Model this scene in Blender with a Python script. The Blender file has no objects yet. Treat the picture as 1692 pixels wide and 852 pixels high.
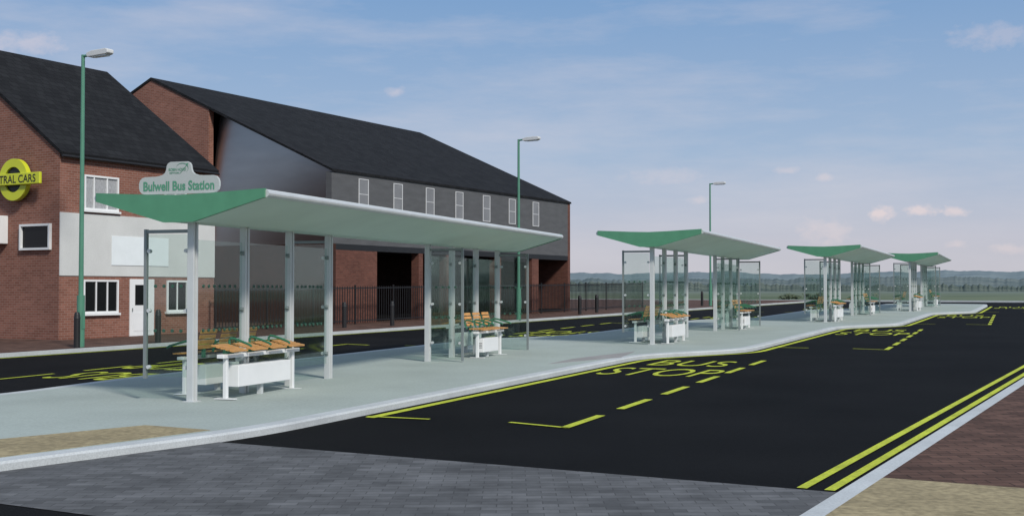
import bpy, bmesh, math, random
from mathutils import Vector, Matrix
random.seed(7)
C = bpy.context.scene.collection
# ------------------------------------------------------------------ camera model
H = 1.9; F = 2000.0; CX, CY = 846.0, 426.0
PITCH = math.atan(52/F)
TG = math.radians(29.2); SG, CG = math.sin(TG), math.cos(TG)      # road direction
TS = math.radians(18.6)                                           # shelter direction
SL = 0.0096                                                       # ground slope along the road
KH = 0.10
def gz(x, y): return SL*(x*SG+y*CG)
def ray(px, py):
    cx = (px-CX)/F; cy = (CY-py)/F
    return cx, math.cos(PITCH)-cy*math.sin(PITCH), math.sin(PITCH)+cy*math.cos(PITCH)
def G(px, py, off=0.0):
    dx, dy, dz = ray(px, py)
    t = (H-off)/(SL*(dx*SG+dy*CG)-dz)
    return (t*dx, t*dy)
def onv(px, py, v):
    dx, dy, dz = ray(px, py); t = v/(dx*CG-dy*SG)
    return t*(dx*SG+dy*CG), H+t*dz
def onu(px, py, u):
    dx, dy, dz = ray(px, py); t = u/(dx*SG+dy*CG)
    return t*(dx*CG-dy*SG), H+t*dz
def uv2w(u, v): return (v*CG+u*SG, -v*SG+u*CG)
def w2uv(x, y): return (x*SG+y*CG, x*CG-y*SG)

# ------------------------------------------------------------------ materials
def newmat(name):
    m = bpy.data.materials.new(name); m.use_nodes = True
    nt = m.node_tree; b = nt.nodes['Principled BSDF']
    return m, nt, b
def coord(nt, kind='Object', scale=(1,1,1)):
    tc = nt.nodes.new('ShaderNodeTexCoord'); mp = nt.nodes.new('ShaderNodeMapping')
    mp.inputs['Scale'].default_value = scale
    nt.links.new(tc.outputs[kind], mp.inputs['Vector']); return mp.outputs['Vector']
def noise(nt, vec, scale, detail=4, rough=.55):
    n = nt.nodes.new('ShaderNodeTexNoise'); n.inputs['Scale'].default_value = scale
    n.inputs['Detail'].default_value = detail; n.inputs['Roughness'].default_value = rough
    nt.links.new(vec, n.inputs['Vector']); return n.outputs['Fac']
def ramp(nt, fac, stops):
    r = nt.nodes.new('ShaderNodeValToRGB'); e = r.color_ramp.elements
    while len(e) < len(stops): e.new(0.5)
    for i, (p, c) in enumerate(stops): e[i].position = p; e[i].color = (*c, 1) if len(c) == 3 else c
    nt.links.new(fac, r.inputs['Fac']); return r.outputs['Color']
def mixc(nt, fac, a, b, mode='MIX'):
    m = nt.nodes.new('ShaderNodeMix'); m.data_type = 'RGBA'; m.blend_type = mode
    for s, val in ((0, fac), (6, a), (7, b)):
        if hasattr(val, 'is_output'): nt.links.new(val, m.inputs[s])
        elif s == 0: m.inputs[0].default_value = val
        else: m.inputs[s].default_value = (*val, 1)
    return m.outputs[2]
def math_(nt, op, a, b=0.0, clamp=False):
    n = nt.nodes.new('ShaderNodeMath'); n.operation = op; n.use_clamp = clamp
    for i, val in enumerate((a, b)):
        if hasattr(val, 'is_output'): nt.links.new(val, n.inputs[i])
        else: n.inputs[i].default_value = val
    return n.outputs[0]
def bump(nt, b, h, st, dist=.01):
    n = nt.nodes.new('ShaderNodeBump'); n.inputs['Strength'].default_value = st; n.inputs['Distance'].default_value = dist
    nt.links.new(h, n.inputs['Height']); nt.links.new(n.outputs['Normal'], b.inputs['Normal'])
def mul(c, k): return tuple(min(1, x*k) for x in c)
def mat(name, col, rough=.5, metal=0, var=.12, scale=3, fine=None, bst=0, stretch=(1,1,1), spec=None):
    m, nt, b = newmat(name); v = coord(nt, 'Object', stretch)
    n = noise(nt, v, scale)
    c = ramp(nt, n, [(.3, mul(col, 1-var)), (.7, mul(col, 1+var))])
    if fine:
        n2 = noise(nt, v, fine, 2)
        c = mixc(nt, 1.0, c, ramp(nt, n2, [(.35, (1-var*1.6,)*3), (.65, (1,)*3)]), 'MULTIPLY')
        if bst: bump(nt, b, n2, bst)
    elif bst: bump(nt, b, n, bst)
    nt.links.new(c, b.inputs['Base Color'])
    b.inputs['Roughness'].default_value = rough; b.inputs['Metallic'].default_value = metal
    if spec is not None: b.inputs['Specular IOR Level'].default_value = spec
    return m
def brickmat(name, c1, c2, mortar, w=.225, h=.075, ms=.008, rough=.85, bst=.4, big=.25, rot=0, spec=.3, bigs=.7):
    m, nt, b = newmat(name)
    tc = nt.nodes.new('ShaderNodeTexCoord'); mp = nt.nodes.new('ShaderNodeMapping')
    mp.inputs['Rotation'].default_value = (0, 0, rot)
    nt.links.new(tc.outputs['UV'], mp.inputs['Vector']); v = mp.outputs['Vector']
    t = nt.nodes.new('ShaderNodeTexBrick'); nt.links.new(v, t.inputs['Vector'])
    t.inputs['Color1'].default_value = (*c1, 1); t.inputs['Color2'].default_value = (*c2, 1); t.inputs['Mortar'].default_value = (*mortar, 1)
    t.inputs['Scale'].default_value = 1; t.inputs['Mortar Size'].default_value = ms; t.inputs['Mortar Smooth'].default_value = .3
    t.inputs['Bias'].default_value = 0; t.inputs['Brick Width'].default_value = w; t.inputs['Row Height'].default_value = h
    n = noise(nt, v, bigs, 6, .65)
    c = mixc(nt, 1.0, t.outputs['Color'], ramp(nt, n, [(.3, (1-big,)*3), (.7, (1,)*3)]), 'MULTIPLY')
    nt.links.new(c, b.inputs['Base Color'])
    bump(nt, b, t.outputs['Fac'], -bst, .008)
    b.inputs['Roughness'].default_value = rough; b.inputs['Specular IOR Level'].default_value = spec
    return m
def glassmat(name, tint):
    m = bpy.data.materials.new(name); m.use_nodes = True; nt = m.node_tree; nt.nodes.clear()
    o = nt.nodes.new('ShaderNodeOutputMaterial'); mx = nt.nodes.new('ShaderNodeMixShader')
    t = nt.nodes.new('ShaderNodeBsdfTransparent'); t.inputs['Color'].default_value = (*tint, 1)
    g = nt.nodes.new('ShaderNodeBsdfGlossy'); g.inputs['Roughness'].default_value = .05; g.inputs['Color'].default_value = (.85, .95, .92, 1)
    lw = nt.nodes.new('ShaderNodeLayerWeight'); lw.inputs['Blend'].default_value = .5
    p = math_(nt, 'POWER', lw.outputs['Facing'], 4.0)
    fac = math_(nt, 'ADD', math_(nt, 'MULTIPLY', p, .35), .055)
    nt.links.new(fac, mx.inputs[0]); nt.links.new(t.outputs[0], mx.inputs[1]); nt.links.new(g.outputs[0], mx.inputs[2])
    nt.links.new(mx.outputs[0], o.inputs['Surface']); return m
M = {}
M['asphalt'] = mat('asphalt', (.0095,.0097,.0103), .88, var=.28, scale=.35, fine=60, bst=.3, spec=.06)
M['island'] = mat('island_paving', (.355,.405,.38), .88, var=.08, scale=.5, fine=28, bst=.15, spec=.2)
M['kerb'] = mat('kerb_stone', (.49,.52,.53), .75, var=.10, scale=1.5, fine=50)
M['tactile'] = mat('tactile_paving', (.33,.275,.165), .88, var=.2, scale=2, fine=14, bst=.6, spec=.2)
M['greytactile'] = mat('grey_tactile', (.29,.28,.275), .85, var=.1, scale=2, fine=30, bst=.4)
M['cobble'] = brickmat('block_paving', (.112,.116,.122), (.165,.170,.178), (.09,.093,.097), .26, .13, .006, .88, .22, .45, spec=.12, bigs=1.6)
M['redpave'] = brickmat('red_brick_paving', (.095,.056,.044), (.165,.096,.074), (.05,.034,.028), .30, .15, .009, .9, .35, .42, spec=.12, bigs=1.8)
M['brick'] = brickmat('red_brick', (.21,.083,.056), (.29,.125,.088), (.31,.23,.195), .225, .075, .007, .9, .4, .25)
M['darkbrick'] = brickmat('brown_brick', (.125,.046,.033), (.175,.068,.048), (.14,.10,.085), .225, .075, .006, .9, .4, .35)
M['shadebrick'] = brickmat('shaded_brown_brick', (.05,.024,.019), (.075,.034,.026), (.05,.04,.035), .225, .075, .006, .9, .4, .35, spec=.1)  # lower gable brick with its shadow put into the colour
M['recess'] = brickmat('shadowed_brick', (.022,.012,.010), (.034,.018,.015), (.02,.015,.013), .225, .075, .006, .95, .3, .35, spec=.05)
M['slate'] = brickmat('slate_tile', (.015,.0155,.017), (.023,.024,.026), (.008,.008,.009), .33, .25, .012, .8, .5, .3, spec=.1)
M['render'] = mat('render_band', (.60,.61,.595), .9, var=.06, scale=.8, fine=30, bst=.1)
M['clad'] = mat('grey_cladding', (.115,.117,.121), .6, .1, var=.12, scale=1.2, fine=30, stretch=(1,1,4), spec=.3)
M['gclad'] = mat('grey_metal_cladding', (.40,.365,.335), .36, 1.0, var=.06, scale=.5, stretch=(1,1,4))
M['white'] = mat('white_paint', (.74,.75,.75), .45, var=.04, scale=2)
M['winframe'] = mat('window_frame_grey', (.62,.63,.64), .5, var=.04, scale=2)
M['board'] = mat('sign_board_white', (.74,.79,.80), .4, var=.03)
M['post'] = mat('pale_grey_metal', (.58,.60,.60), .38, .2, var=.06, scale=2)
M['frame'] = mat('grey_frame_metal', (.26,.29,.29), .4, .4, var=.05)
M['green'] = mat('green_paint', (.08,.25,.145), .45, var=.08)
M['dgreen'] = mat('dark_green_paint', (.03,.15,.085), .4, var=.06)
M['lampgreen'] = mat('lamp_post_green', (.08,.23,.155), .45, var=.08)
M['lamphead'] = mat('lamp_head_grey', (.6,.61,.61), .4, var=.05)
M['soffit'] = mat('soffit_pale_green', (.58,.71,.63), .45, var=.05, scale=1)
M['rooftop'] = mat('roof_sheet_pale', (.6,.64,.64), .5, var=.05)
M['wood'] = mat('varnished_wood', (.60,.30,.095), .4, var=.25, scale=6, stretch=(6,1,6))
M['black'] = mat('black_paint', (.012,.012,.013), .5, var=.1)
M['dots'] = mat('dark_dot', (.03,.09,.06), .6)
M['vent'] = mat('vent_dark', (.16,.16,.16), .7)
M['yellow'] = mat('road_yellow', (.52,.58,.05), .75, var=.18, scale=2, fine=30, spec=.2)
M['signyellow'] = mat('sign_yellow', (.56,.60,.03), .4, var=.03)
M['signgrey'] = mat('sign_grey', (.42,.45,.44), .45, var=.03)
M['signgreen'] = mat('lettering_green', (.085,.27,.17), .5, var=.03)
M['glass'] = glassmat('shelter_glass', (.88,.925,.905))
m, nt, b = newmat('window_glass'); b.inputs['Base Color'].default_value = (.008,.009,.010,1); b.inputs['Roughness'].default_value = .12; b.inputs['Specular IOR Level'].default_value = .22; M['pane'] = m
M['cladpane'] = mat('grey_blind_pane', (.20,.205,.215), .5, var=.12, scale=1)
M['curtain'] = mat('net_curtain', (.33,.34,.35), .9, var=.3, scale=9, stretch=(1,6,1))
M['leaf'] = mat('leaf', (.075,.10,.06), .8, var=.4, scale=2)  # green greyed to carry the distance haze
M['bark'] = mat('bark', (.06,.045,.03), .9, var=.3)

# ------------------------------------------------------------------ mesh helpers
class MB:
    def __init__(s): s.v = []; s.f = []
    def add(s, vs, fs):
        o = len(s.v); s.v += [tuple(p) for p in vs]; s.f += [[i+o for i in f] for f in fs]; return s
    def box(s, x0, x1, y0, y1, z0, z1):
        return s.add([(x0,y0,z0),(x1,y0,z0),(x1,y1,z0),(x0,y1,z0),(x0,y0,z1),(x1,y0,z1),(x1,y1,z1),(x0,y1,z1)],
              [(0,3,2,1),(4,5,6,7),(0,1,5,4),(1,2,6,5),(2,3,7,6),(3,0,4,7)])
    def prism(s, pts, ext):
        n = len(pts); e = Vector(ext); a = [Vector(p) for p in pts]
        return s.add([tuple(p) for p in a]+[tuple(p+e) for p in a],
              [list(range(n))[::-1], list(range(n, 2*n))]+[(i,(i+1)%n,(i+1)%n+n,i+n) for i in range(n)])
    def xz(s, pts, y0, y1): return s.prism([(x, y0, z) for x, z in pts], (0, y1-y0, 0))
    def tube(s, pts, r, n=10, r2=None):
        pts = [Vector(p) for p in pts]; k = len(pts); vs = []
        prev = None
        for i, p in enumerate(pts):
            d = (pts[min(i+1,k-1)]-pts[max(i-1,0)]).normalized()
            a = prev if prev is not None else (Vector((0,0,1)) if abs(d.z) < .9 else Vector((1,0,0)))
            a = (a-d*a.dot(d)).normalized(); bb = d.cross(a); prev = a
            rr = r if r2 is None else r+(r2-r)*i/(k-1)
            for j in range(n):
                t = 2*math.pi*j/n; vs.append(p+(a*math.cos(t)+bb*math.sin(t))*rr)
        fs = [(i*n+j, i*n+(j+1)%n, (i+1)*n+(j+1)%n, (i+1)*n+j) for i in range(k-1) for j in range(n)]
        fs += [list(range(n))[::-1], [(k-1)*n+j for j in range(n)]]
        return s.add(vs, fs)
    def build(s, name, m, parent=None, bevel=0, swap=False, smooth=False):
        me = bpy.data.meshes.new(name); me.from_pydata(s.v, [], s.f)
        bm = bmesh.new(); bm.from_mesh(me); bmesh.ops.recalc_face_normals(bm, faces=bm.faces)
        uvl = bm.loops.layers.uv.new('UVMap')
        for f in bm.faces:
            nn = f.normal
            if abs(nn.z) > .7: t = None
            else: t = Vector((-nn.y, nn.x, 0)).normalized()
            for l in f.loops:
                p = l.vert.co
                l[uvl].uv = ((p.y, p.x) if swap else (p.x, p.y)) if t is None else (p.dot(t), p.z)
            if smooth: f.smooth = True
        bm.to_mesh(me); bm.free()
        me.materials.append(m if not isinstance(m, str) else M[m])
        o = bpy.data.objects.new(name, me); C.objects.link(o)
        if parent: o.parent = parent
        if bevel:
            bv = o.modifiers.new('b', 'BEVEL'); bv.width = bevel; bv.segments = 2; bv.limit_method = 'ANGLE'
        return o
def tag(o, label, cat, group=None):
    o['label'] = label; o['category'] = cat
    if group: o['group'] = group
    return o
def struct(o, label=None):
    o['kind'] = 'structure'
    if label: o['label'] = label
    return o
def thing(name, label, cat, loc, rz=0, group=None):
    o = bpy.data.objects.new(name, None); C.objects.link(o); o.location = loc; o.rotation_euler = (0,0,rz)
    o.empty_display_size = .2
    return tag(o, label, cat, group)
def kids(o): return [c for c in bpy.data.objects if c.parent == o]
def copy_tree(o, parent=None, label=None):
    c = o.copy(); C.objects.link(c)
    if parent: c.parent = parent
    if label: c['label'] = label
    for ch in kids(o): copy_tree(ch, c)
    return c
def textmesh(s, w, h, extrude=0, bold=.0):
    cu = bpy.data.curves.new('t', 'FONT'); cu.body = s; cu.size = 1; cu.offset = bold; cu.resolution_u = 4
    ob = bpy.data.objects.new('t', cu); C.objects.link(ob)
    bpy.context.view_layer.update()
    me = bpy.data.meshes.new_from_object(ob.evaluated_get(bpy.context.evaluated_depsgraph_get()))
    bpy.data.objects.remove(ob)
    xs = [v.co.x for v in me.vertices]; ys = [v.co.y for v in me.vertices]
    x0, x1, y0, y1 = min(xs), max(xs), min(ys), max(ys)
    vs = [((v.co.x-x0)/(x1-x0)*w-w/2, (v.co.y-y0)/(y1-y0)*h-h/2) for v in me.vertices]
    fs = [list(p.vertices) for p in me.polygons]
    return vs, fs

# ------------------------------------------------------------------ setting: terrain, road, pavements
mb = MB()
us = [-300,-40,0,50,97.3,104,300,1000,3000,9000]; vs_ = [-9000,-3000,-800,-200,-60,-26,0,20,60,200,800,3000,9000]
for u in us:
    for v in vs_:
        x, y = uv2w(u, v); mb.v.append((x, y, (SL*u-.03) if u <= 97.3 else SL*97.3-.02))
nv = len(vs_)
for i in range(len(us)-1):
    for j in range(nv-1): mb.f.append([i*nv+j, i*nv+j+1, (i+1)*nv+j+1, (i+1)*nv+j])
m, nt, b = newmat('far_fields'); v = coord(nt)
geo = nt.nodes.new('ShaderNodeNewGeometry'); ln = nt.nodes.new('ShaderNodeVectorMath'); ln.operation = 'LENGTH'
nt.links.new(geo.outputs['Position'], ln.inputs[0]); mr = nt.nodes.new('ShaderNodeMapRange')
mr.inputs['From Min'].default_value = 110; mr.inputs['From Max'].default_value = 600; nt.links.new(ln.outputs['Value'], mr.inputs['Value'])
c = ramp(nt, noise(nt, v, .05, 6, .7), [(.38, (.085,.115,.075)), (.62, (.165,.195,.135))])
nt.links.new(mixc(nt, mr.outputs[0], c, (.165,.20,.19)), b.inputs['Base Color']); b.inputs['Roughness'].default_value = 1; b.inputs['Specular IOR Level'].default_value = 0  # aerial haze blended into the ground colour with distance
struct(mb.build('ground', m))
def sheet(name, pts, off, m):
    return struct(MB().add([(x, y, gz(x, y)+off) for x, y in pts], [list(range(len(pts)))]).build(name, m))
def rect_uv(u0, u1, v0, v1): return [uv2w(u0, v0), uv2w(u0, v1), uv2w(u1, v1), uv2w(u1, v0)]
UE = 97.0; VR = -2.6; VL = -26.0
sheet('road', rect_uv(-12, UE, VL-.05, VR+.05), 0, 'asphalt')
sheet('block_paved_crossing', rect_uv(6.95, 10.8, -18, VR+.02), .005, 'cobble')

def slab(name, pts, off0, off1, m):      # raised slab following the slope
    n = len(pts)
    mb = MB().add([(x,y,gz(x,y)+off0) for x,y in pts]+[(x,y,gz(x,y)+off1) for x,y in pts],
        [list(range(n,2*n))]+[(i,(i+1)%n,(i+1)%n+n,i+n) for i in range(n)])
    return struct(mb.build(name, m))
def offset(poly, d):                     # positive d = inwards for a counter-clockwise polygon
    n = len(poly); out = []
    for i in range(n):
        a, p, c = Vector(poly[i-1]), Vector(poly[i]), Vector(poly[(i+1)%n])
        e1 = (p-a).normalized(); e2 = (c-p).normalized()
        n1 = Vector((-e1.y, e1.x)); n2 = Vector((-e2.y, e2.x))
        k = (n1+n2).normalized(); q = p+k*d/max(.4, k.dot(n1)); out.append((q.x, q.y))
    return out
def rounded(poly, r, seg=5):
    n = len(poly); out = []
    for i in range(n):
        a, p, c = Vector(poly[i-1]), Vector(poly[i]), Vector(poly[(i+1)%n])
        q0 = p+(a-p).normalized()*min(r, (a-p).length*.45); q1 = p+(c-p).normalized()*min(r, (c-p).length*.45)
        for k in range(seg+1):
            t = k/seg; q = q0*(1-t)**2+p*2*t*(1-t)+q1*t*t; out.append((q.x, q.y))
    return out
def kerb_ring(name, poly, w, hh):
    n = len(poly); rings = [(poly, -.02), (poly, hh-.025), (offset(poly, .03), hh), (offset(poly, w), hh), (offset(poly, w), -.02)]
    mb = MB()
    for pl, z in rings: mb.v += [(x, y, gz(x, y)+z) for x, y in pl]
    for k in range(4):
        for i in range(n): mb.f.append([k*n+i, k*n+(i+1)%n, (k+1)*n+(i+1)%n, (k+1)*n+i])
    return struct(mb.build(name, 'kerb'))
# island with a saw-tooth edge on both sides
S = Vector((9.14, 16.3)); C0 = Vector((-3.11, 14.7)); B0 = Vector((3.09, 28.8)); CEN = Vector((-2.1, 25.7))
Bp = 2*CEN-B0; Cp = 2*CEN-C0
right = [Vector((-8.0, 8.4)), Vector((-5.14, 12.15))]
for k in range(4): right += [C0+S*k, B0+S*k]
right += [Vector((31.6, 80.6)), Vector((30.2, 82.2)), Vector((26, 83.5))]
left = []
for k in range(4):
    left.append(Bp+S*k)
    left.append(Cp+S*k if k < 3 else Bp+S*3+(Cp-Bp)*.5)
left = left[::-1]+[Vector(G(0, 650, KH)), Vector((-12.5, 13))]
isl = rounded([tuple(p) for p in right+left], 1.0)
KW = .26
kerb_ring('island_kerb', isl, KW, KH)
slab('island_paving', offset(isl, KW), -.02, KH, 'island')
slab('tactile_paving', [G(*p, KH) for p in ((-60,730),(0,725),(240,702),(348,710),(170,733),(0,755),(-60,764))], KH-.02, KH+.004, 'tactile')
slab('tactile_paving', [G(*p, KH) for p in ((905,601),(948,592),(1050,580),(1026,590))], KH-.02, KH+.004, 'greytactile')
# pavements left and right
slab('pavement', [uv2w(-12, VL-.15), uv2w(UE, VL-.15), uv2w(UE, -75), uv2w(-12, -75)], -.02, KH, 'redpave')
slab('kerb', [uv2w(-12, VL), uv2w(UE, VL), uv2w(UE, VL-.15), uv2w(-12, VL-.15)], -.02, KH, 'kerb')
slab('pavement', [uv2w(11.2, VR+.17), uv2w(UE, VR+.17), uv2w(UE, 14), uv2w(11.2, 14)], -.02, KH, 'redpave')
slab('tactile_paving', [uv2w(-12, VR+.17), uv2w(11.2, VR+.17), uv2w(11.2, 14), uv2w(-12, 14)], -.02, KH, 'tactile')
slab('kerb', [uv2w(-12, VR), uv2w(UE, VR), uv2w(UE, VR+.17), uv2w(-12, VR+.17)], -.02, KH, 'kerb')
slab('kerb', [uv2w(UE, -75), uv2w(UE+.3, -75), uv2w(UE+.3, 14), uv2w(UE, 14)], -.02, KH+.02, 'kerb')
slab('verge', [uv2w(UE+.3, -75), uv2w(UE+2.2, -75), uv2w(UE+2.2, 40), uv2w(UE+.3, 40)], -.3, KH, 'island')

# ------------------------------------------------------------------ painted markings
def strip(mb, pts, w, off=.010):
    n = len(pts); L = []; R_ = []
    for i in range(n):
        p = Vector(pts[i]); d = []
        if i > 0: d.append((p-Vector(pts[i-1])).normalized())
        if i < n-1: d.append((Vector(pts[i+1])-p).normalized())
        t = sum(d, Vector((0,0))).normalized(); nn = Vector((-t.y, t.x)); k = w/2/max(.5, nn.dot(Vector((-d[0].y, d[0].x))))
        L.append(p+nn*k); R_.append(p-nn*k)
    vs = [(q.x,q.y,gz(q.x,q.y)+off) for q in L+R_]
    mb.add(vs, [(i, i+1, n+i+1, n+i) for i in range(n-1)])
def out_line(k0, k1, d, first=None):
    pts = []
    for k in range(k0, k1): pts += [C0+S*k, B0+S*k]
    if first is not None: pts[0] = C0+S*k0+(B0-C0)*first
    out = []
    for i, p in enumerate(pts):
        d_ = []
        if i > 0: d_.append((p-pts[i-1]).normalized())
        if i < len(pts)-1: d_.append((pts[i+1]-p).normalized())
        ns = [Vector((q.y, -q.x)) for q in d_]; nn = sum(ns, Vector((0,0))).normalized()
        out.append(p+nn*d/max(.5, nn.dot(ns[0])))
    res = []
    for i, p in enumerate(out):
        if 0 < i < len(out)-1:
            a = p+(out[i-1]-p).normalized()*.8; c = p+(out[i+1]-p).normalized()*.8
            res += [a*(1-t)**2+p*2*t*(1-t)+c*t*t for t in (0,.33,.66,1)]
        else: res.append(p)
    return res
ol = out_line(0, 4, .24, .15)
flip = lambda p: 2*CEN-Vector(p)
mb = MB(); strip(mb, ol, .15); struct(mb.build('yellow_kerb_line', 'yellow'))
mb = MB(); strip(mb, [flip(p)+S*3 for p in ol], .12); struct(mb.build('yellow_kerb_line', 'yellow'))
for vv, ww in ((-3.07, .095), (-2.82, .095)):
    mb = MB(); strip(mb, [uv2w(10.85, vv), uv2w(UE-1, vv)], ww); struct(mb.build('double_yellow_line', 'yellow'))
mb = MB(); strip(mb, [uv2w(-10, VL+.3), uv2w(UE-1, VL+.3)], .12); struct(mb.build('yellow_kerb_line', 'yellow'))
d0 = Vector(G(964, 696.5)); d1 = Vector(G(1252, 599.5)); dd = (d1-d0).normalized(); step = (d1-d0).length/5
base = []
for i in range(6):
    c = d0+dd*step*i; base.append(([c-dd*.75, c+dd*.75], .13))
e = d0-dd*.75
base.append(([Vector(G(842, 698)), e+Vector((.05, 0))], .08))
base.append(([Vector(G(606, 688)), Vector(G(710, 693))], .08))
for side in (0, 1):
    for k in range(0, 4):
        mb = MB()
        for pts, w in base:
            q = [p+S*k for p in pts] if side == 0 else [flip(p)+S*(k+1) for p in pts]
            if side == 1 and k == 3: continue
            strip(mb, q, w, .011)
        if mb.v: struct(mb.build('bus_bay_outline', 'yellow'))
mb = MB()
for pts, w in base:
    strip(mb, [flip(p) for p in pts], .10, .011)
struct(mb.build('bus_bay_outline', 'yellow'))
def ground_text(s, c, w, h, th):
    vs, fs = textmesh(s, w, h, bold=-.004)
    o = []
    for a, b_ in vs:
        x = c[0]+a*math.cos(th)+b_*math.sin(th); y = c[1]-a*math.sin(th)+b_*math.cos(th); o.append((x, y, gz(x, y)+.011))
    struct(MB().add(o, fs).build('bus_stop_lettering', 'yellow'))
tb = Vector(G(1146, 600.5)); ts = Vector(G(1094, 615)); THB = math.radians(23.5)
for k in range(4):
    ground_text('BUS', tb+S*k, 1.7, 1.7, THB); ground_text('STOP', ts+S*k, 2.3, 1.9, THB)
for k in range(0, 4):
    ground_text('BUS', flip(tb)+S*k, 1.65, 1.7, THB+math.pi); ground_text('STOP', flip(ts)+S*k, 2.2, 1.9, THB+math.pi)

# ------------------------------------------------------------------ hills
def hillmat(name, a, b_, sc):  # ridge colours have the distance haze painted in
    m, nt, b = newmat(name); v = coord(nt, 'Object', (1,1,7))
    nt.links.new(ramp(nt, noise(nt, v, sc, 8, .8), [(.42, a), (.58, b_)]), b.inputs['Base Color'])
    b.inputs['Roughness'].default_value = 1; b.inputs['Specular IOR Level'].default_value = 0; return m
def hills(r, hh, amp, seed, m, N=700, jit=0.0):
    rnd = random.Random(seed); ph = [rnd.uniform(0, 6.28) for _ in range(9)]; mb = MB()
    prof = [(.66, 0), (.78, .35), (.90, .75), (1, 1), (1.1, .7), (1.3, 0)]
    jj = 0
    for i in range(N+1):
        a = math.radians(-45+90*i/N)
        jj = jj*.6+rnd.uniform(-1, 1)*.4
        z = hh*(1+amp*sum(math.sin(a*f_+p)/(k+1) for k, (f_, p) in enumerate(zip((3,7,13,29,61,113,190,260,330), ph)))/1.6+jit*jj)
        for q, g in prof: mb.v.append((math.sin(a)*r*q, math.cos(a)*r*q, .5+z*g*(1+.05*math.sin(a*40+q*20))))
    k = len(prof)
    for i in range(N):
        for j in range(k-1): mb.f.append([i*k+j, i*k+j+1, (i+1)*k+j+1, (i+1)*k+j])
    struct(mb.build('hills', m, smooth=True))
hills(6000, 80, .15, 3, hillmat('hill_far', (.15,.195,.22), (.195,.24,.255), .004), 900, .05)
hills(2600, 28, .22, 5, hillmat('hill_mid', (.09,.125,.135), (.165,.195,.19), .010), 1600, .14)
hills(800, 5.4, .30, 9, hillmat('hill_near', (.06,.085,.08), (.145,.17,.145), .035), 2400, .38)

# ------------------------------------------------------------------ buildings
def window(parent, axis, a0, a1, z0, z1, pm='pane', bars=(), cross=(), fw=.06, d=.06, fm='white', sill=True, name='window'):
    def bx(mb, p0, p1, q0, q1, d0, d1):
        if axis == 'x': mb.box(d0, d1, p0, p1, q0, q1)
        else: mb.box(p0, p1, -d1, -d0, q0, q1)
    w = MB()
    bx(w, a0, a0+fw, z0, z1, .002, d); bx(w, a1-fw, a1, z0, z1, .002, d)
    bx(w, a0+fw, a1-fw, z0, z0+fw, .002, d); bx(w, a0+fw, a1-fw, z1-fw, z1, .002, d)
    zz0, zz1 = z0+fw, z1-fw
    for t in bars: c = a0+(a1-a0)*t; bx(w, c-fw*.35, c+fw*.35, zz0, zz1, .003, d*.85)
    for t in cross: c = z0+(z1-z0)*t; bx(w, a0+fw, a1-fw, c-fw*.4, c+fw*.4, .004, d*.8)
    o = w.build(name, fm, parent)
    p = MB(); bx(p, a0+fw, a1-fw, z0+fw, z1-fw, .0015, .012); p.build('pane', pm, o)
    if sill:
        s_ = MB(); bx(s_, a0-.05, a1+.05, z0-.07, z0-.002, .002, d+.05); s_.build('sill', fm, o)
    return o
# --- near building
V1 = -30.3
uC = onv(98, 400, V1)[0]; uF = onv(354, 400, V1)[0]; ze = onv(98, 252, V1)[1]
vr, zr = onu(175, 125, uF); wd = V1-vr
zg = SL*uC+KH
ox, oy = uv2w(uC, V1)
B = thing('brick_building', 'red brick gabled building at left with white rendered band and yellow ring sign', 'building', (ox, oy, zg), -TG)
L1 = uF-uC; e1 = ze-zg; r1 = zr-zg
g = MB().xz([(0,-.5),(0,e1),(-wd,r1),(-2*wd,e1),(-2*wd,-.5)], 0, .3); g.build('gable_wall', 'brick', B)
g = MB().xz([(0,-.5),(0,e1),(-wd,r1),(-2*wd,e1),(-2*wd,-.5)], L1-.3, L1); g.build('gable_wall', 'brick', B)
MB().box(-.3, 0, .3, L1-.3, -.5, e1).build('side_wall', 'brick', B)
MB().box(-2*wd, -2*wd+.3, .3, L1-.3, -.5, e1).build('side_wall', 'brick', B)
k1 = (r1-e1)/wd; o_ = .14
MB().xz([(o_, e1-o_*k1+.01),(-wd, r1+.01),(-2*wd-o_, e1-o_*k1+.01),(-2*wd-o_, e1-o_*k1+.13),(-wd, r1+.15),(o_, e1-o_*k1+.13)], -.06, L1+.06).build('roof', 'slate', B, swap=True)
zb1 = onv(98, 350, V1)[1]-zg; zb0 = onv(98, 455, V1)[1]-zg
MB().box(.002, .03, .0, L1, zb0, zb1).build('render_band', 'render', B)
yb = lambda px: onv(px, 400, V1)[0]-uC
zz = lambda px, py: onv(px, py, V1)[1]-zg
s_ = MB().box(.032, .05, yb(183), yb(277), zz(230, 439), zz(230, 392)); s_.build('blank_signboard', 'board', B, bevel=.005)
zu0, zu1 = zz(165, 348), zz(165, 291); zl0, zl1 = zz(165, 517), zz(165, 462)
window(B, 'x', yb(137), yb(194), zu0, zu1, 'curtain', (.28,.66))
window(B, 'x', yb(270), yb(306), zu0, zu1, 'curtain', (.5,))
window(B, 'x', yb(137), yb(195), zl0, zl1, 'pane', (.36,.68))
window(B, 'x', yb(275), yb(309), zl0, zl1, 'pane', (.5,))
dz1 = zz(233, 461); y0, y1 = yb(214), yb(254)
d = MB().box(.002, .05, y0, y1, 0.02, dz1); d = d.build('door', 'white', B, bevel=.01)
MB().box(.052, .06, y0+(y1-y0)*.2, y0+(y1-y0)*.62, dz1*.55, dz1*.9).build('pane', 'pane', d)
MB().box(.052, .075, y0+.08, y0+.11, dz1*.44, dz1*.5).build('handle', 'frame', d)
MB().box(.052, .058, y0+.15, y1-.15, dz1*.1, dz1*.42).build('lower_panel', 'white', d)
gx_ = lambda px: onu(px, 350, uC)[0]-V1
gzz = lambda px, py: onu(px, py, uC)[1]-zg
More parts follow.
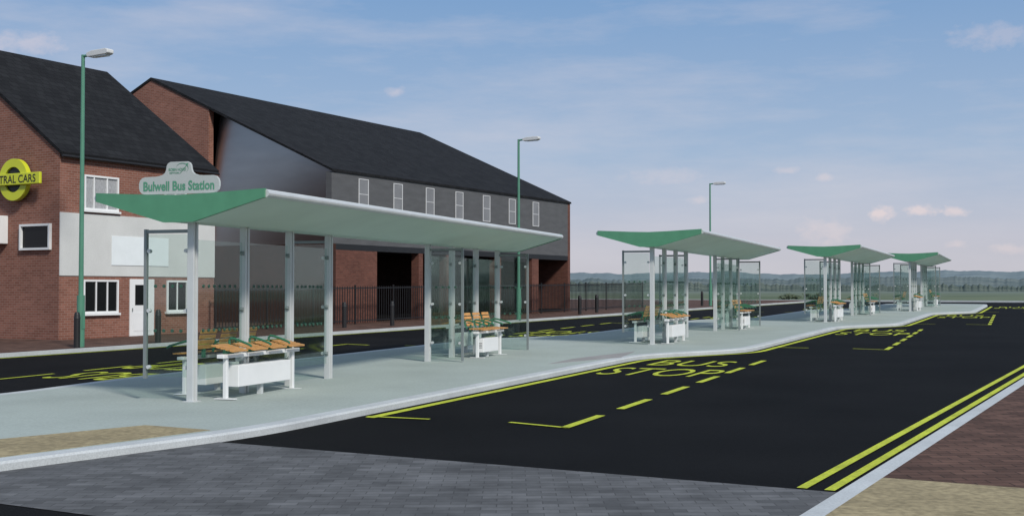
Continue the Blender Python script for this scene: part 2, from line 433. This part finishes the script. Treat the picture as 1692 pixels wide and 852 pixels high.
window(B, 'y', gx_(36), gx_(86), gzz(60,413), gzz(60,370), 'pane', (), (), .07, .1, 'white', False, 'wall_display')
MB().box(gx_(-25), gx_(14), -.45, -.002, gzz(8,403), gzz(8,357)).build('projecting_lightbox', 'white', B, bevel=.02)
MB().tube([(o_+.02, -.05, e1-.1),(o_+.02, L1+.05, e1-.1)], .04).build('gutter', 'black', B)
# ring sign on the gable
rv, rz_ = onu(24, 297, uC-.2)
sx, sy = uv2w(uC-.2, rv)
R = thing('taxi_office_sign', 'yellow ring sign with crossbar reading CENTRAL CARS on brick gable', 'sign', (sx, sy, rz_), -TG)
pxm = abs(onu(72, 297, uC-.2)[0]-onu(22, 297, uC-.2)[0])/50
pzm = abs(onu(21, 280, uC-.2)[1]-onu(21, 300, uC-.2)[1])/20
def ring(r0, r1, y0, y1, n=40):
    mb = MB()
    for r_, y in ((r0,y0),(r1,y0),(r1,y1),(r0,y1)):
        mb.v += [(math.cos(6.2832*i/n)*r_, y, math.sin(6.2832*i/n)*r_) for i in range(n)]
    for k in range(4):
        for i in range(n): mb.f.append([k*n+i, k*n+(i+1)%n, ((k+1)%4)*n+(i+1)%n, ((k+1)%4)*n+i])
    return mb
ring(21*pzm, 34.5*pzm, -.06, .1).build('ring', 'signyellow', R)
MB().tube([(0,0,0),(0,.08,0)], 20.8*pzm, 40).build('disc', 'black', R)
MB().box(-48*pxm, 48*pxm, -.16, -.062, -9.5*pzm, 9.5*pzm).build('crossbar', 'signyellow', R, bevel=.02)
vs, fs = textmesh('CENTRAL CARS', 84*pxm, 13*pzm, bold=.012)
MB().add([(a+.0, -.166, b_) for a, b_ in vs], fs).build('lettering', 'black', R)
for q in (-.35, .35): MB().box(-.05,.05,.1,.2,q-.05,q+.05).build('bracket', 'black', R)

# --- long building
V2 = -30.6
u0, ze0 = onv(548, 280, V2); u1, ze1 = onv(942, 338, V2); ze = (ze0+ze1)/2
zm = onv(942, 423, V2)[1]
va, za = onu(250, 133, u0); w = V2-va; vg = onu(345, 180, u0)[0]-V2
zg = SL*u0+KH; L2 = u1-u0; e2 = ze-zg; r2 = za-zg; zm -= zg
ox, oy = uv2w(u0, V2)
D = thing('long_building', 'long slate roofed building with grey clad upper storey above brick ground floor', 'building', (ox, oy, zg), -TG)
sl = (r2-e2)/w
zr_ = lambda x: r2-abs(x+w)*sl
MB().xz([(vg,-.5),(vg, zr_(vg)),(-w, r2),(-2*w, e2),(-2*w,-.5)], 0, .3).build('gable_wall', 'brick', D)
# metal cladding right of the gable; twist invented to shape a light-to-dark fade
MB().xz([(-.3, zm),(-.3, zr_(-.3)-.05),(vg, zr_(vg)-.05),(vg, zm)], .86, .94).build('gable_inner_wall', 'darkbrick', D)
mb = MB(); NX, NZ = 28, 28
for i in range(NX+1):
    s1 = i/NX; x = vg*(1-s1); top = zr_(x)
    for j in range(NZ+1):
        t = j/NZ; hgt = top-zm; z = zm+hgt*t
        mb.v.append((x, .22+hgt*t*(.085-.15*s1)+.085*(t*t-t)*hgt, z))
for i in range(NX):
    for j in range(NZ): a = i*(NZ+1)+j; mb.f.append([a, a+NZ+1, a+NZ+2, a+1])
gc = mb.build('gable_cladding', 'gclad', D, smooth=True)
MB().box(-.3, -.0, .0, .3, zm, e2-.02).build('corner_trim', 'clad', D)
MB().box(vg, -.0, .0, .3, -.5, zm).build('gable_wall', 'shadebrick', D)
MB().xz([(0,-.5),(0, e2),(-w, r2),(-2*w, e2),(-2*w,-.5)], L2-.3, L2).build('gable_wall', 'darkbrick', D)
MB().box(-.3, 0, .3, L2-.3, zm, e2).build('upper_cladding', 'clad', D)
MB().box(-2*w, -2*w+.3, .3, L2-.3, -.5, e2).build('rear_wall', 'darkbrick', D)
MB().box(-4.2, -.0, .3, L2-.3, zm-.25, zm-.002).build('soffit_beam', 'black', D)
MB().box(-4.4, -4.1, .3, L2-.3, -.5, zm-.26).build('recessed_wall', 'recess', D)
MB().prism([(-4.1,.3,.11),(-.42,.3,.11),(-.42,.3,.13),(-4.1,.3,.13)], (0, L2-.6, SL*(L2-.6))).build('recess_floor', 'asphalt', D)
yb2 = lambda px: onv(px, 450, V2)[0]-u0
MB().box(-.3, -.004, .3, yb2(623), -.5, zm-.252).build('ground_floor_wall', 'darkbrick', D)
for a, b_ in ((692, 699), (738, 748), (820, 828), (879, 890)):
    MB().box(-.4, -.004, yb2(a), yb2(b_), -.5, zm-.252).build('brick_pier', 'darkbrick', D)
o_ = .06
MB().xz([(o_, e2-o_*sl+.01),(-w, r2+.01),(-2*w-o_, e2-o_*sl+.01),(-2*w-o_, e2-o_*sl+.11),(-w, r2+.13),(o_, e2-o_*sl+.11)], -.04, L2+.04).build('roof', 'slate', D, swap=True)
wt = onv(885, 334, V2)[1]-zg; wb = onv(885, 374, V2)[1]-zg
for px in (600, 657, 710, 758.5, 803.5, 846, 885):
    c = yb2(px); window(D, 'x', c-.35, c+.35, wb, wt, 'cladpane', (), (.5,), .032, .03, 'winframe', False)

# --- railings along the back of the pavement
VF = -29.75
uA = onv(356, 500, VF)[0]; uB = onv(1062, 500, VF)[0]
npan = int((uB-uA)/2.6); pl = (uB-uA)/npan
ox, oy = uv2w(uA, VF)
Rr = thing('railing', 'black vertical bar railing along back of left pavement', 'fence', (ox, oy, SL*uA+KH), -TG)
FH = 1.55
for i in range(npan+1):
    y = i*pl; z = SL*y; MB().box(-.03, .03, y-.03, y+.03, z-.05, z+FH+.05).build('post', 'black', Rr)
for i in range(npan):
    y0 = i*pl+.03; y1 = (i+1)*pl-.03; mb = MB()
    for zb in (.12, FH-.1): mb.prism([(-.02,y0,SL*y0+zb),(.02,y0,SL*y0+zb),(.02,y0,SL*y0+zb+.045),(-.02,y0,SL*y0+zb+.045)], (0, y1-y0, SL*(y1-y0)))
    n = int((y1-y0)/.16)
    for k in range(1, n):
        y = y0+(y1-y0)*k/n; z = SL*y; mb.box(-.012,.012,y-.012,y+.012,z+.05,z+FH)
    mb.build('panel', 'black', Rr)

# ------------------------------------------------------------------ lamp posts
def make_lamp(loc, label):
    t = thing('street_lamp', label, 'street lamp', loc, -TG, 'green street lamps along the left pavement')
    HL = 8.02
    MB().tube([(0,0,0),(0,0,.03),(0,0,1.35),(0,0,1.42)], .105, 14).build('base_section', 'lampgreen', t, smooth=False)
    MB().box(.098, .112, -.05, .05, .5, 1.0).build('access_door', 'lampgreen', t)
    MB().tube([(0,0,1.42),(0,0,HL+.02)], .068, 12, .05).build('pole', 'lampgreen', t)
    MB().tube([(.03,0,HL-.02),(.3,0,HL-.0)], .04, 10).build('bracket_arm', 'lampgreen', t)
    h = MB().prism([(.24,-.12,HL-.05),(.30,-.12,HL-.08),(1.0,-.12,HL-.06),(1.06,-.12,HL-.02),(1.06,-.12,HL+.07),(.98,-.12,HL+.10),(.45,-.12,HL+.09),(.24,-.12,HL+.04)], (0,.24,0))
    h = h.build('lantern', 'lamphead', t, bevel=.02)
    MB().box(.4, .95, -.09, .09, HL-.092, HL-.066).build('lens', 'board', h)
    return t
lp = [((133,573), 'tall green street lamp in front of the white banded building, nearest'),
      ((857,528), 'green street lamp rising behind the far end of the nearest shelter'),
      ((1174,505), 'smallest green street lamp, standing beyond the railing behind the second shelter')]
lamp0 = None
for p, lb in lp:
    x, y = G(*p, KH); loc = (x, y, gz(x, y)+KH)
    if lamp0 is None: lamp0 = make_lamp(loc, lb)
    else: c = copy_tree(lamp0, None, lb); c.location = loc

# ------------------------------------------------------------------ bollards
def make_bollard(loc, label):
    t = thing('bollard', label, 'bollard', loc, 0, 'black bollards along the left pavement')
    MB().tube([(0,0,0),(0,0,.12),(0,0,.13),(0,0,.8)], .085, 14).build('shaft', 'black', t)
    MB().tube([(0,0,.80),(0,0,.82),(0,0,.90),(0,0,.95),(0,0,.965)], .098, 14, .05).build('cap', 'black', t)
    return t
bl = [((127,574),'black bollard beside the base of the nearest street lamp'),((261,566),'black bollard on pavement by the white door'),
      ((569,541),'black bollard just right of the nearest shelter front glass, before railing'),((648,538),'black bollard before the dark opening of the long building'),
      ((958,519),'left one of two black bollards between nearest and second shelter'),((986,516),'right one of two black bollards between nearest and second shelter'),
      ((1160,505),'far black bollard beside the smallest street lamp')]
b0 = None
for p, lb in bl:
    x, y = G(*p, KH); loc = (x, y, gz(x, y)+KH)
    if b0 is None: b0 = make_bollard(loc, lb)
    else: c = copy_tree(b0, None, lb); c.location = loc

# ------------------------------------------------------------------ shelters
PY = [0, 1.47, 2.94, 4.4, 9.15, 10.6, 12.2, 13.8]
TIP, KEEL, HWID = 3.09, 2.67, 1.42
prof = [(-HWID,TIP),(-.5,TIP-.045),(0,TIP-.06),(.5,TIP-.045),(HWID,TIP),(HWID,TIP-.09),(.95,TIP-.222),(.25,KEEL),(-.25,KEEL),(-.95,TIP-.222),(-HWID,TIP-.09)]
def make_shelter(loc, label):
    t = thing('bus_shelter', label, 'bus shelter', loc, -TS, 'gull wing bus shelters on the island')
    YE = 14.75
    rf = MB().xz(prof, -.34, YE-.02).build('roof', 'soffit', t)
    tp = [(x, z+.004) for x, z in prof[:5]]+[(x, z+.02) for x, z in prof[:5][::-1]]
    MB().xz(tp, -.34, YE-.02).build('roof_sheet', 'rooftop', rf)
    for sx in (-1, 1):
        MB().tube([(sx*(HWID+.02), -.36, TIP-.045),(sx*(HWID+.02), YE, TIP-.045)], .055, 12).build('gutter', 'post', rf, smooth=False)
    pf = [(x*1.012, z+(.028 if i < 5 else -.012)) for i, (x, z) in enumerate(prof)]
    MB().xz(pf, -.40, -.342).build('fascia', 'green', t)
    MB().xz(pf, YE-.018, YE+.03).build('fascia', 'green', t)
    for y in PY:
        p = MB().box(-.055,.055,y-.065,y-.018,0,KEEL+.01).box(-.055,.055,y+.018,y+.065,0,KEEL+.01).box(-.035,.035,y-.018,y+.018,0,KEEL)
        p = p.build('post', 'post', t, bevel=.006)
        MB().box(-.1,.1,y-.1,y+.1,0,.012).build('base_plate', 'post', p)
    for grp in (0, 1):
        ys = PY[grp*4:grp*4+4]
        for i in range(3):
            a, b_ = ys[i]+.09, ys[i+1]-.09
            gl = MB().box(-.006,.006,a,b_,.32,2.42).build('glass_pane', 'glass', t)
            dm = MB()
            for zr2 in (1.05, 1.72):
                for k in range(7):
                    y = a+.2+(b_-a-.4)*k/6
                    dm.tube([(-.009,y,zr2),(.009,y,zr2)], .026, 8)
            dm.build('safety_dots', 'dots', gl)
            for z in (.5, 1.35, 2.25):
                for y in (a-.02, b_+.02): MB().tube([(-.03,y,z),(.03,y,z)], .035, 8).build('glass_clamp', 'frame', gl)
        sx = -1 if grp == 0 else 1
        zb = .36 if grp == 0 else .14
        for y in (ys[0], ys[3]):
            x0, x1 = sorted((sx*.085, sx*.80))
            fn = MB().box(x0,x1,y-.006,y+.006,zb,2.5).build('end_glass', 'glass', t)
            xo = sx*.82
            MB().box(xo-.022,xo+.022,y-.03,y+.03,zb-.03,2.58).box(min(sx*.06,xo-sx*.024),max(sx*.06,xo-sx*.024),y-.025,y+.025,2.52,2.57).build('glass_frame', 'frame', fn)
            dm = MB()
            for zr2 in (1.05, 1.72):
                for k in range(4):
                    x = sx*(.2+.15*k); dm.tube([(x,y-.009,zr2),(x,y+.009,zr2)], .026, 8)
            dm.build('safety_dots', 'dots', fn)
            for z in (.5, 1.35, 2.25):
                for x in (sx*.11, sx*.76): MB().tube([(x,y-.03,z),(x,y+.03,z)], .03, 8).build('glass_clamp', 'post', fn)
    return t
sp = [(317,663,18.6),(1078,569,20.2),(1364,532,22.3),(1504,514,22.3)]
sl_ = ['nearest and largest bus shelter, carrying the station name sign on its green fronted roof',
       'second bus shelter from the camera, right of centre beyond the nearest one',
       'third bus shelter from the camera, between the second and the farthest',
       'farthest and smallest bus shelter, at the right end of the island']
ords = ['nearest', 'second', 'third', 'farthest']
locs = []; sh0 = None
for (px, py, ang), lb in zip(sp, sl_):
    x, y = G(px, py, KH); loc = (x, y, gz(x, y)+KH); th = math.radians(ang); locs.append((loc, th))
    if sh0 is None: sh0 = make_shelter(loc, lb)
    else: c = copy_tree(sh0, None, lb); c.location = loc; c.rotation_euler = (0,0,-th)

# ------------------------------------------------------------------ benches
def cabinet(t, y0, y1, z0, z1, hx=.15, vents=True):
    c = MB().box(-hx, hx, y0, y1, z0, z1).build('cabinet', 'white', t, bevel=.01)
    MB().box(-.035,.035,(y0+y1)/2-.04,(y0+y1)/2+.04,0,z0).build('pedestal', 'post', c)
    if vents:
        v_ = MB()
        for k in range(4): v_.box(-.07,.07,y0-.004,y0,z0+.1+k*.035,z0+.113+k*.035)
        v_.build('vent', 'vent', c)
    return c
def slats(x0, x1, z0, z1, y0, y1, n, th=.022):
    mb = MB(); d = Vector((x1-x0, 0, z1-z0)); nn = Vector((-d.z, 0, d.x)).normalized()*th
    for i in range(n):
        a = Vector((x0, y0, z0))+d*(i/n+.02); b_ = Vector((x0, y0, z0))+d*((i+1)/n-.05)
        mb.prism([a, b_, b_+nn, a+nn], (0, y1-y0, 0))
    return mb
def arm(y, z=0, k=.8):
    pts = [(-.20,y,.70),(-.25,y,.80),(-.25,y,.87),(-.21,y,.90),(-.12,y,.89),(.04,y,.85),(.20,y,.805),(.24,y,.78)]
    return MB().tube([(a*k, b_, c+z) for a, b_, c in pts], .019, 8)
def make_perch(loc, rz, label):
    t = thing('perch_bench', label, 'bench', loc, rz, 'backless perch benches')
    MB().box(-.06,.06,-1.18,1.18,.62,.68).build('beam', 'white', t, bevel=.008)
    for i in range(4):
        y = -.9+.6*i
        s_ = slats(-.20, .20, .80, .71, y-.22, y+.22, 5, .024).build('seat', 'wood', t)
        MB().box(-.04,.04,y-.05,y+.05,.68,.75).build('seat_bracket', 'dgreen', s_)
    for i in range(3): arm(-.6+.6*i).build('armrest', 'dgreen', t)
    for y in (-1.02, 1.02):
        l = MB().box(-.03,.03,y-.035,y+.035,.012,.62).build('leg', 'white', t, bevel=.006)
        MB().box(-.17,.17,y-.05,y+.05,0,.012).build('foot_plate', 'white', l)
    cabinet(t, -.82, .80, .17, .50, .10, False)
    return t
def make_backed(loc, rz, label):
    t = thing('backed_bench', label, 'bench', loc, rz, 'slatted benches with backrests')
    MB().box(-.06,.06,-.92,.92,.55,.60).build('beam', 'white', t, bevel=.008)
    for i in range(3):
        y = -.62+.62*i
        slats(-.19, .21, .65, .63, y-.22, y+.22, 5).build('seat', 'wood', t)
        bk = slats(-.23, -.33, .72, 1.04, y-.22, y+.22, 4).build('backrest', 'wood', t)
        MB().box(-.25,-.21,y-.03,y+.03,.58,.76).build('back_bracket', 'dgreen', bk)
    for y in (-.92, -.31, .31, .92): arm(y, -.04, 1.0).build('armrest', 'dgreen', t)
    for y in (-.78, .78):
        l = MB().box(-.03,.03,y-.035,y+.035,.012,.55).build('leg', 'white', t, bevel=.006)
        MB().box(-.17,.17,y-.05,y+.05,0,.012).build('foot_plate', 'white', l)
    cabinet(t, -.66, .36, .12, .44, .11)
    return t
pr = bk = None
for ((x, y, z), th), o_ in zip(locs, ords):
    def wl(lx, ly):
        X = x+lx*math.cos(th)+ly*math.sin(th); Y = y-lx*math.sin(th)+ly*math.cos(th); return (X, Y, gz(X, Y)+KH)
    for lx, ly, r, kind, where in ((.34,1.40,0,'p','near'),(-.70,1.65,math.pi,'b','near'),(-.34,12.4,math.pi,'p','far'),(.70,11.2,0,'b','far')):
        nm = {'p': 'backless slatted perch bench', 'b': 'wooden slatted bench with backrests'}[kind]
        lb = f'{nm} at the {where} end of the {o_} shelter'
        loc = wl(lx, ly)
        src = pr if kind == 'p' else bk
        if src is None:
            if kind == 'p': pr = make_perch(loc, -th+r, lb)
            else: bk = make_backed(loc, -th+r, lb)
        else:
            c = copy_tree(src, None, lb); c.location = loc; c.rotation_euler = (0,0,-th+r)

# ------------------------------------------------------------------ station sign on the nearest roof
x, y, z = locs[0][0]; ly = -.25; lx = -.075
SX = x+lx*math.cos(TS)+ly*math.sin(TS); SY = y-lx*math.sin(TS)+ly*math.cos(TS)
KX = 1.05
N = thing('station_sign', 'pale grey shaped sign reading Bulwell Bus Station on nearest shelter roof', 'sign', (SX, SY, z+TIP-.005), -TS)
half = [(0,0),(.56,0),(.61,.015),(.645,.05),(.66,.10),(.66,.16),(.645,.21),(.61,.245),(.56,.26),(.40,.262),(.32,.27),(.26,.29),(.225,.32),(.21,.36),(.20,.42),(.18,.455),(.14,.475),(0,.475)]
half = [(a*KX, b_) for a, b_ in half]
out = half+[(-a, b_) for a, b_ in half[::-1][1:-1]]
MB().xz(out, -.02, .02).build('board', 'signgrey', N, bevel=.004)
vs, fs = textmesh('Bulwell Bus Station', 1.22, .145, bold=.028)
MB().add([(a, -.024, b_+.12) for a, b_ in vs], fs).build('lettering', 'signgreen', N)
em = MB()
for s_t, zz_, w_, h_ in (('ROBIN HOOD', .36, .30, .042), ('NETWORK', .31, .17, .028)):
    vs, fs = textmesh(s_t, w_, h_, bold=.015)
    em.add([(a+(-.02 if w_ > .2 else -.07), -.024, b_+zz_) for a, b_ in vs], fs)
def arc(cx, cz, rx, rz, a0, a1, w0, n=24):
    vs = []
    for i in range(n+1):
        a = a0+(a1-a0)*i/n; ww = w0*math.sin(math.pi*(i+.3)/(n+.6))
        for q in (1, -1): vs.append((cx+math.cos(a)*(rx+q*ww), -.0245, cz+math.sin(a)*(rz+q*ww)))
    em.add(vs, [(2*i, 2*i+1, 2*i+3, 2*i+2) for i in range(n)])
arc(.06, .375, .105, .075, -.9, 3.0, .005)
em.prism([(.02,-.0255,.30),(.14,-.0255,.425),(.145,-.0255,.420),(.025,-.0255,.295)], (0,-.001,0))
em.prism([(.125,-.0255,.44),(.170,-.0255,.45),(.152,-.0255,.405)], (0,-.001,0))
em.build('emblem', 'signgreen', N)
for a in (-.4, .4): MB().box(a-.02,a+.02,.022,.06,-.09,.2).build('bracket', 'frame', N)

# ------------------------------------------------------------------ distant shrubs
def shrub(px, py, wpx, hpx, label, seed):
    rnd = random.Random(seed); dist = 118; x = (px-CX)/F*dist; y = dist; z0 = SL*97.3-.02
    w_, h_ = wpx/F*dist, hpx/F*dist
    t = thing('shrub', label, 'shrub', (x, y, z0), 0, 'dark shrubs beyond the far kerb')
    st = MB()
    for k in range(4): st.tube([(0,0,0),(rnd.uniform(-.2,.2)*w_, rnd.uniform(-.2,.2)*w_, h_*.7)], .06, 6, .02)
    st.build('stem', 'bark', t); lf = MB()
    cl = [(rnd.uniform(-.42,.42)*w_, rnd.uniform(-.3,.3)*w_, rnd.uniform(.25,.8)*h_) for _ in range(9)]
    for c in cl:
        for k in range(70):
            p = Vector(c)+Vector((rnd.gauss(0,.1)*w_, rnd.gauss(0,.1)*w_, rnd.gauss(0,.1)*h_)); p.z = max(.05, p.z)
            a = Vector((rnd.gauss(0,1),rnd.gauss(0,1),rnd.gauss(0,1))).normalized()*.13; b_ = a.orthogonal().normalized()*.08
            lf.add([p-a, p+b_, p+a, p-b_], [(0,1,2,3)])
    lf.build('foliage', 'leaf', t)
for i, (px, wpx, hpx, lb) in enumerate(((1303,30,10,'low shrub beyond the road just left of the third shelter'),(1345,26,11,'low shrub beyond the road touching the third shelter front'))):
    shrub(px, 490, wpx, hpx, lb, i+20)

# ------------------------------------------------------------------ light, sky, camera
sd = Vector((.50, -.80, .78)).normalized()
sun = bpy.data.lights.new('sun', 'SUN'); sun.energy = 3.4; sun.angle = math.radians(8); sun.color = (1, .95, .87)
so = bpy.data.objects.new('sun', sun); C.objects.link(so); so.rotation_euler = sd.to_track_quat('Z', 'Y').to_euler()
W = bpy.data.worlds.new('World'); bpy.context.scene.world = W; W.use_nodes = True; nt = W.node_tree
bg = nt.nodes['Background']; bg.inputs['Strength'].default_value = .1
sky = nt.nodes.new('ShaderNodeTexSky'); sky.sky_type = 'NISHITA'; sky.sun_disc = False
sky.sun_elevation = math.asin(sd.z); sky.sun_rotation = math.atan2(sd.x, sd.y)
tc = nt.nodes.new('ShaderNodeTexCoord'); sx_ = nt.nodes.new('ShaderNodeSeparateXYZ'); nt.links.new(tc.outputs['Generated'], sx_.inputs[0])
gr = ramp(nt, sx_.outputs['Z'], [(0, (.58,.565,.62)), (.04, (.54,.545,.64)), (.11, (.36,.475,.655)), (.235, (.205,.36,.61)), (.5, (.26,.38,.58)), (1, (.30,.40,.55))])
mp = nt.nodes.new('ShaderNodeMapping'); mp.inputs['Scale'].default_value = (2.2, 2.2, 11); mp.inputs['Rotation'].default_value = (0, .10, .3)
nt.links.new(tc.outputs['Generated'], mp.inputs['Vector'])
n1 = noise(nt, mp.outputs['Vector'], 1.6, 9, .62)
cl = ramp(nt, n1, [(.45, (0,0,0)), (.75, (.55,.55,.55))])
cc = mixc(nt, cl, gr, (.65,.63,.70))
# small cumulus puffs, each at its own direction in the sky
mpn = nt.nodes.new('ShaderNodeMapping'); mpn.inputs['Scale'].default_value = (1, 1, 1.6)
nt.links.new(tc.outputs['Generated'], mpn.inputs['Vector'])
pn = noise(nt, mpn.outputs['Vector'], 90, 5, .6)
for px, py, rx, rz2, st in ((1453,353,19,11,.75),(1522,348,26,9,.7),(1580,349,19,8,.65),(1302,282,18,6,.3),(1368,383,38,20,.35),(1362,292,12,7,.35),(1155,330,16,7,.3),(40,72,55,16,.35),(655,152,14,7,.35),(1582,403,14,6,.35),(1665,412,30,8,.35),(1100,290,60,12,.2),(1640,60,60,18,.25),(1400,425,60,9,.25)):
    dv = Vector(ray(px, py)).normalized()
    sb = nt.nodes.new('ShaderNodeVectorMath'); sb.operation = 'SUBTRACT'; sb.inputs[1].default_value = dv; nt.links.new(tc.outputs['Generated'], sb.inputs[0])
    ml = nt.nodes.new('ShaderNodeVectorMath'); ml.operation = 'MULTIPLY'; ml.inputs[1].default_value = (F/rx, F/rx, F/rz2); nt.links.new(sb.outputs[0], ml.inputs[0])
    le = nt.nodes.new('ShaderNodeVectorMath'); le.operation = 'LENGTH'; nt.links.new(ml.outputs[0], le.inputs[0])
    q = math_(nt, 'SUBTRACT', 1.25, le.outputs['Value'])
    q = math_(nt, 'ADD', q, math_(nt, 'MULTIPLY', math_(nt, 'SUBTRACT', pn, .5), 2.6))
    q = math_(nt, 'MULTIPLY', q, 1.0, True)
    cc = mixc(nt, math_(nt, 'MULTIPLY', q, st), cc, (.84,.70,.70))
vm = nt.nodes.new('ShaderNodeVectorMath'); vm.operation = 'SCALE'; vm.inputs['Scale'].default_value = 10.0
nt.links.new(cc, vm.inputs[0])
fin = mixc(nt, .10, vm.outputs[0], sky.outputs[0])
nt.links.new(fin, bg.inputs['Color'])
cam = bpy.data.cameras.new('camera'); cam.sensor_width = 36; cam.lens = F*36/1692; cam.clip_end = 30000; cam.clip_start = .1
co = bpy.data.objects.new('camera', cam); C.objects.link(co); co.location = (0,0,H); co.rotation_euler = (math.pi/2+PITCH, 0, 0)
bpy.context.scene.camera = co
vs_ = bpy.context.scene.view_settings; vs_.view_transform = 'Standard'; vs_.look = 'None'; vs_.exposure = 0
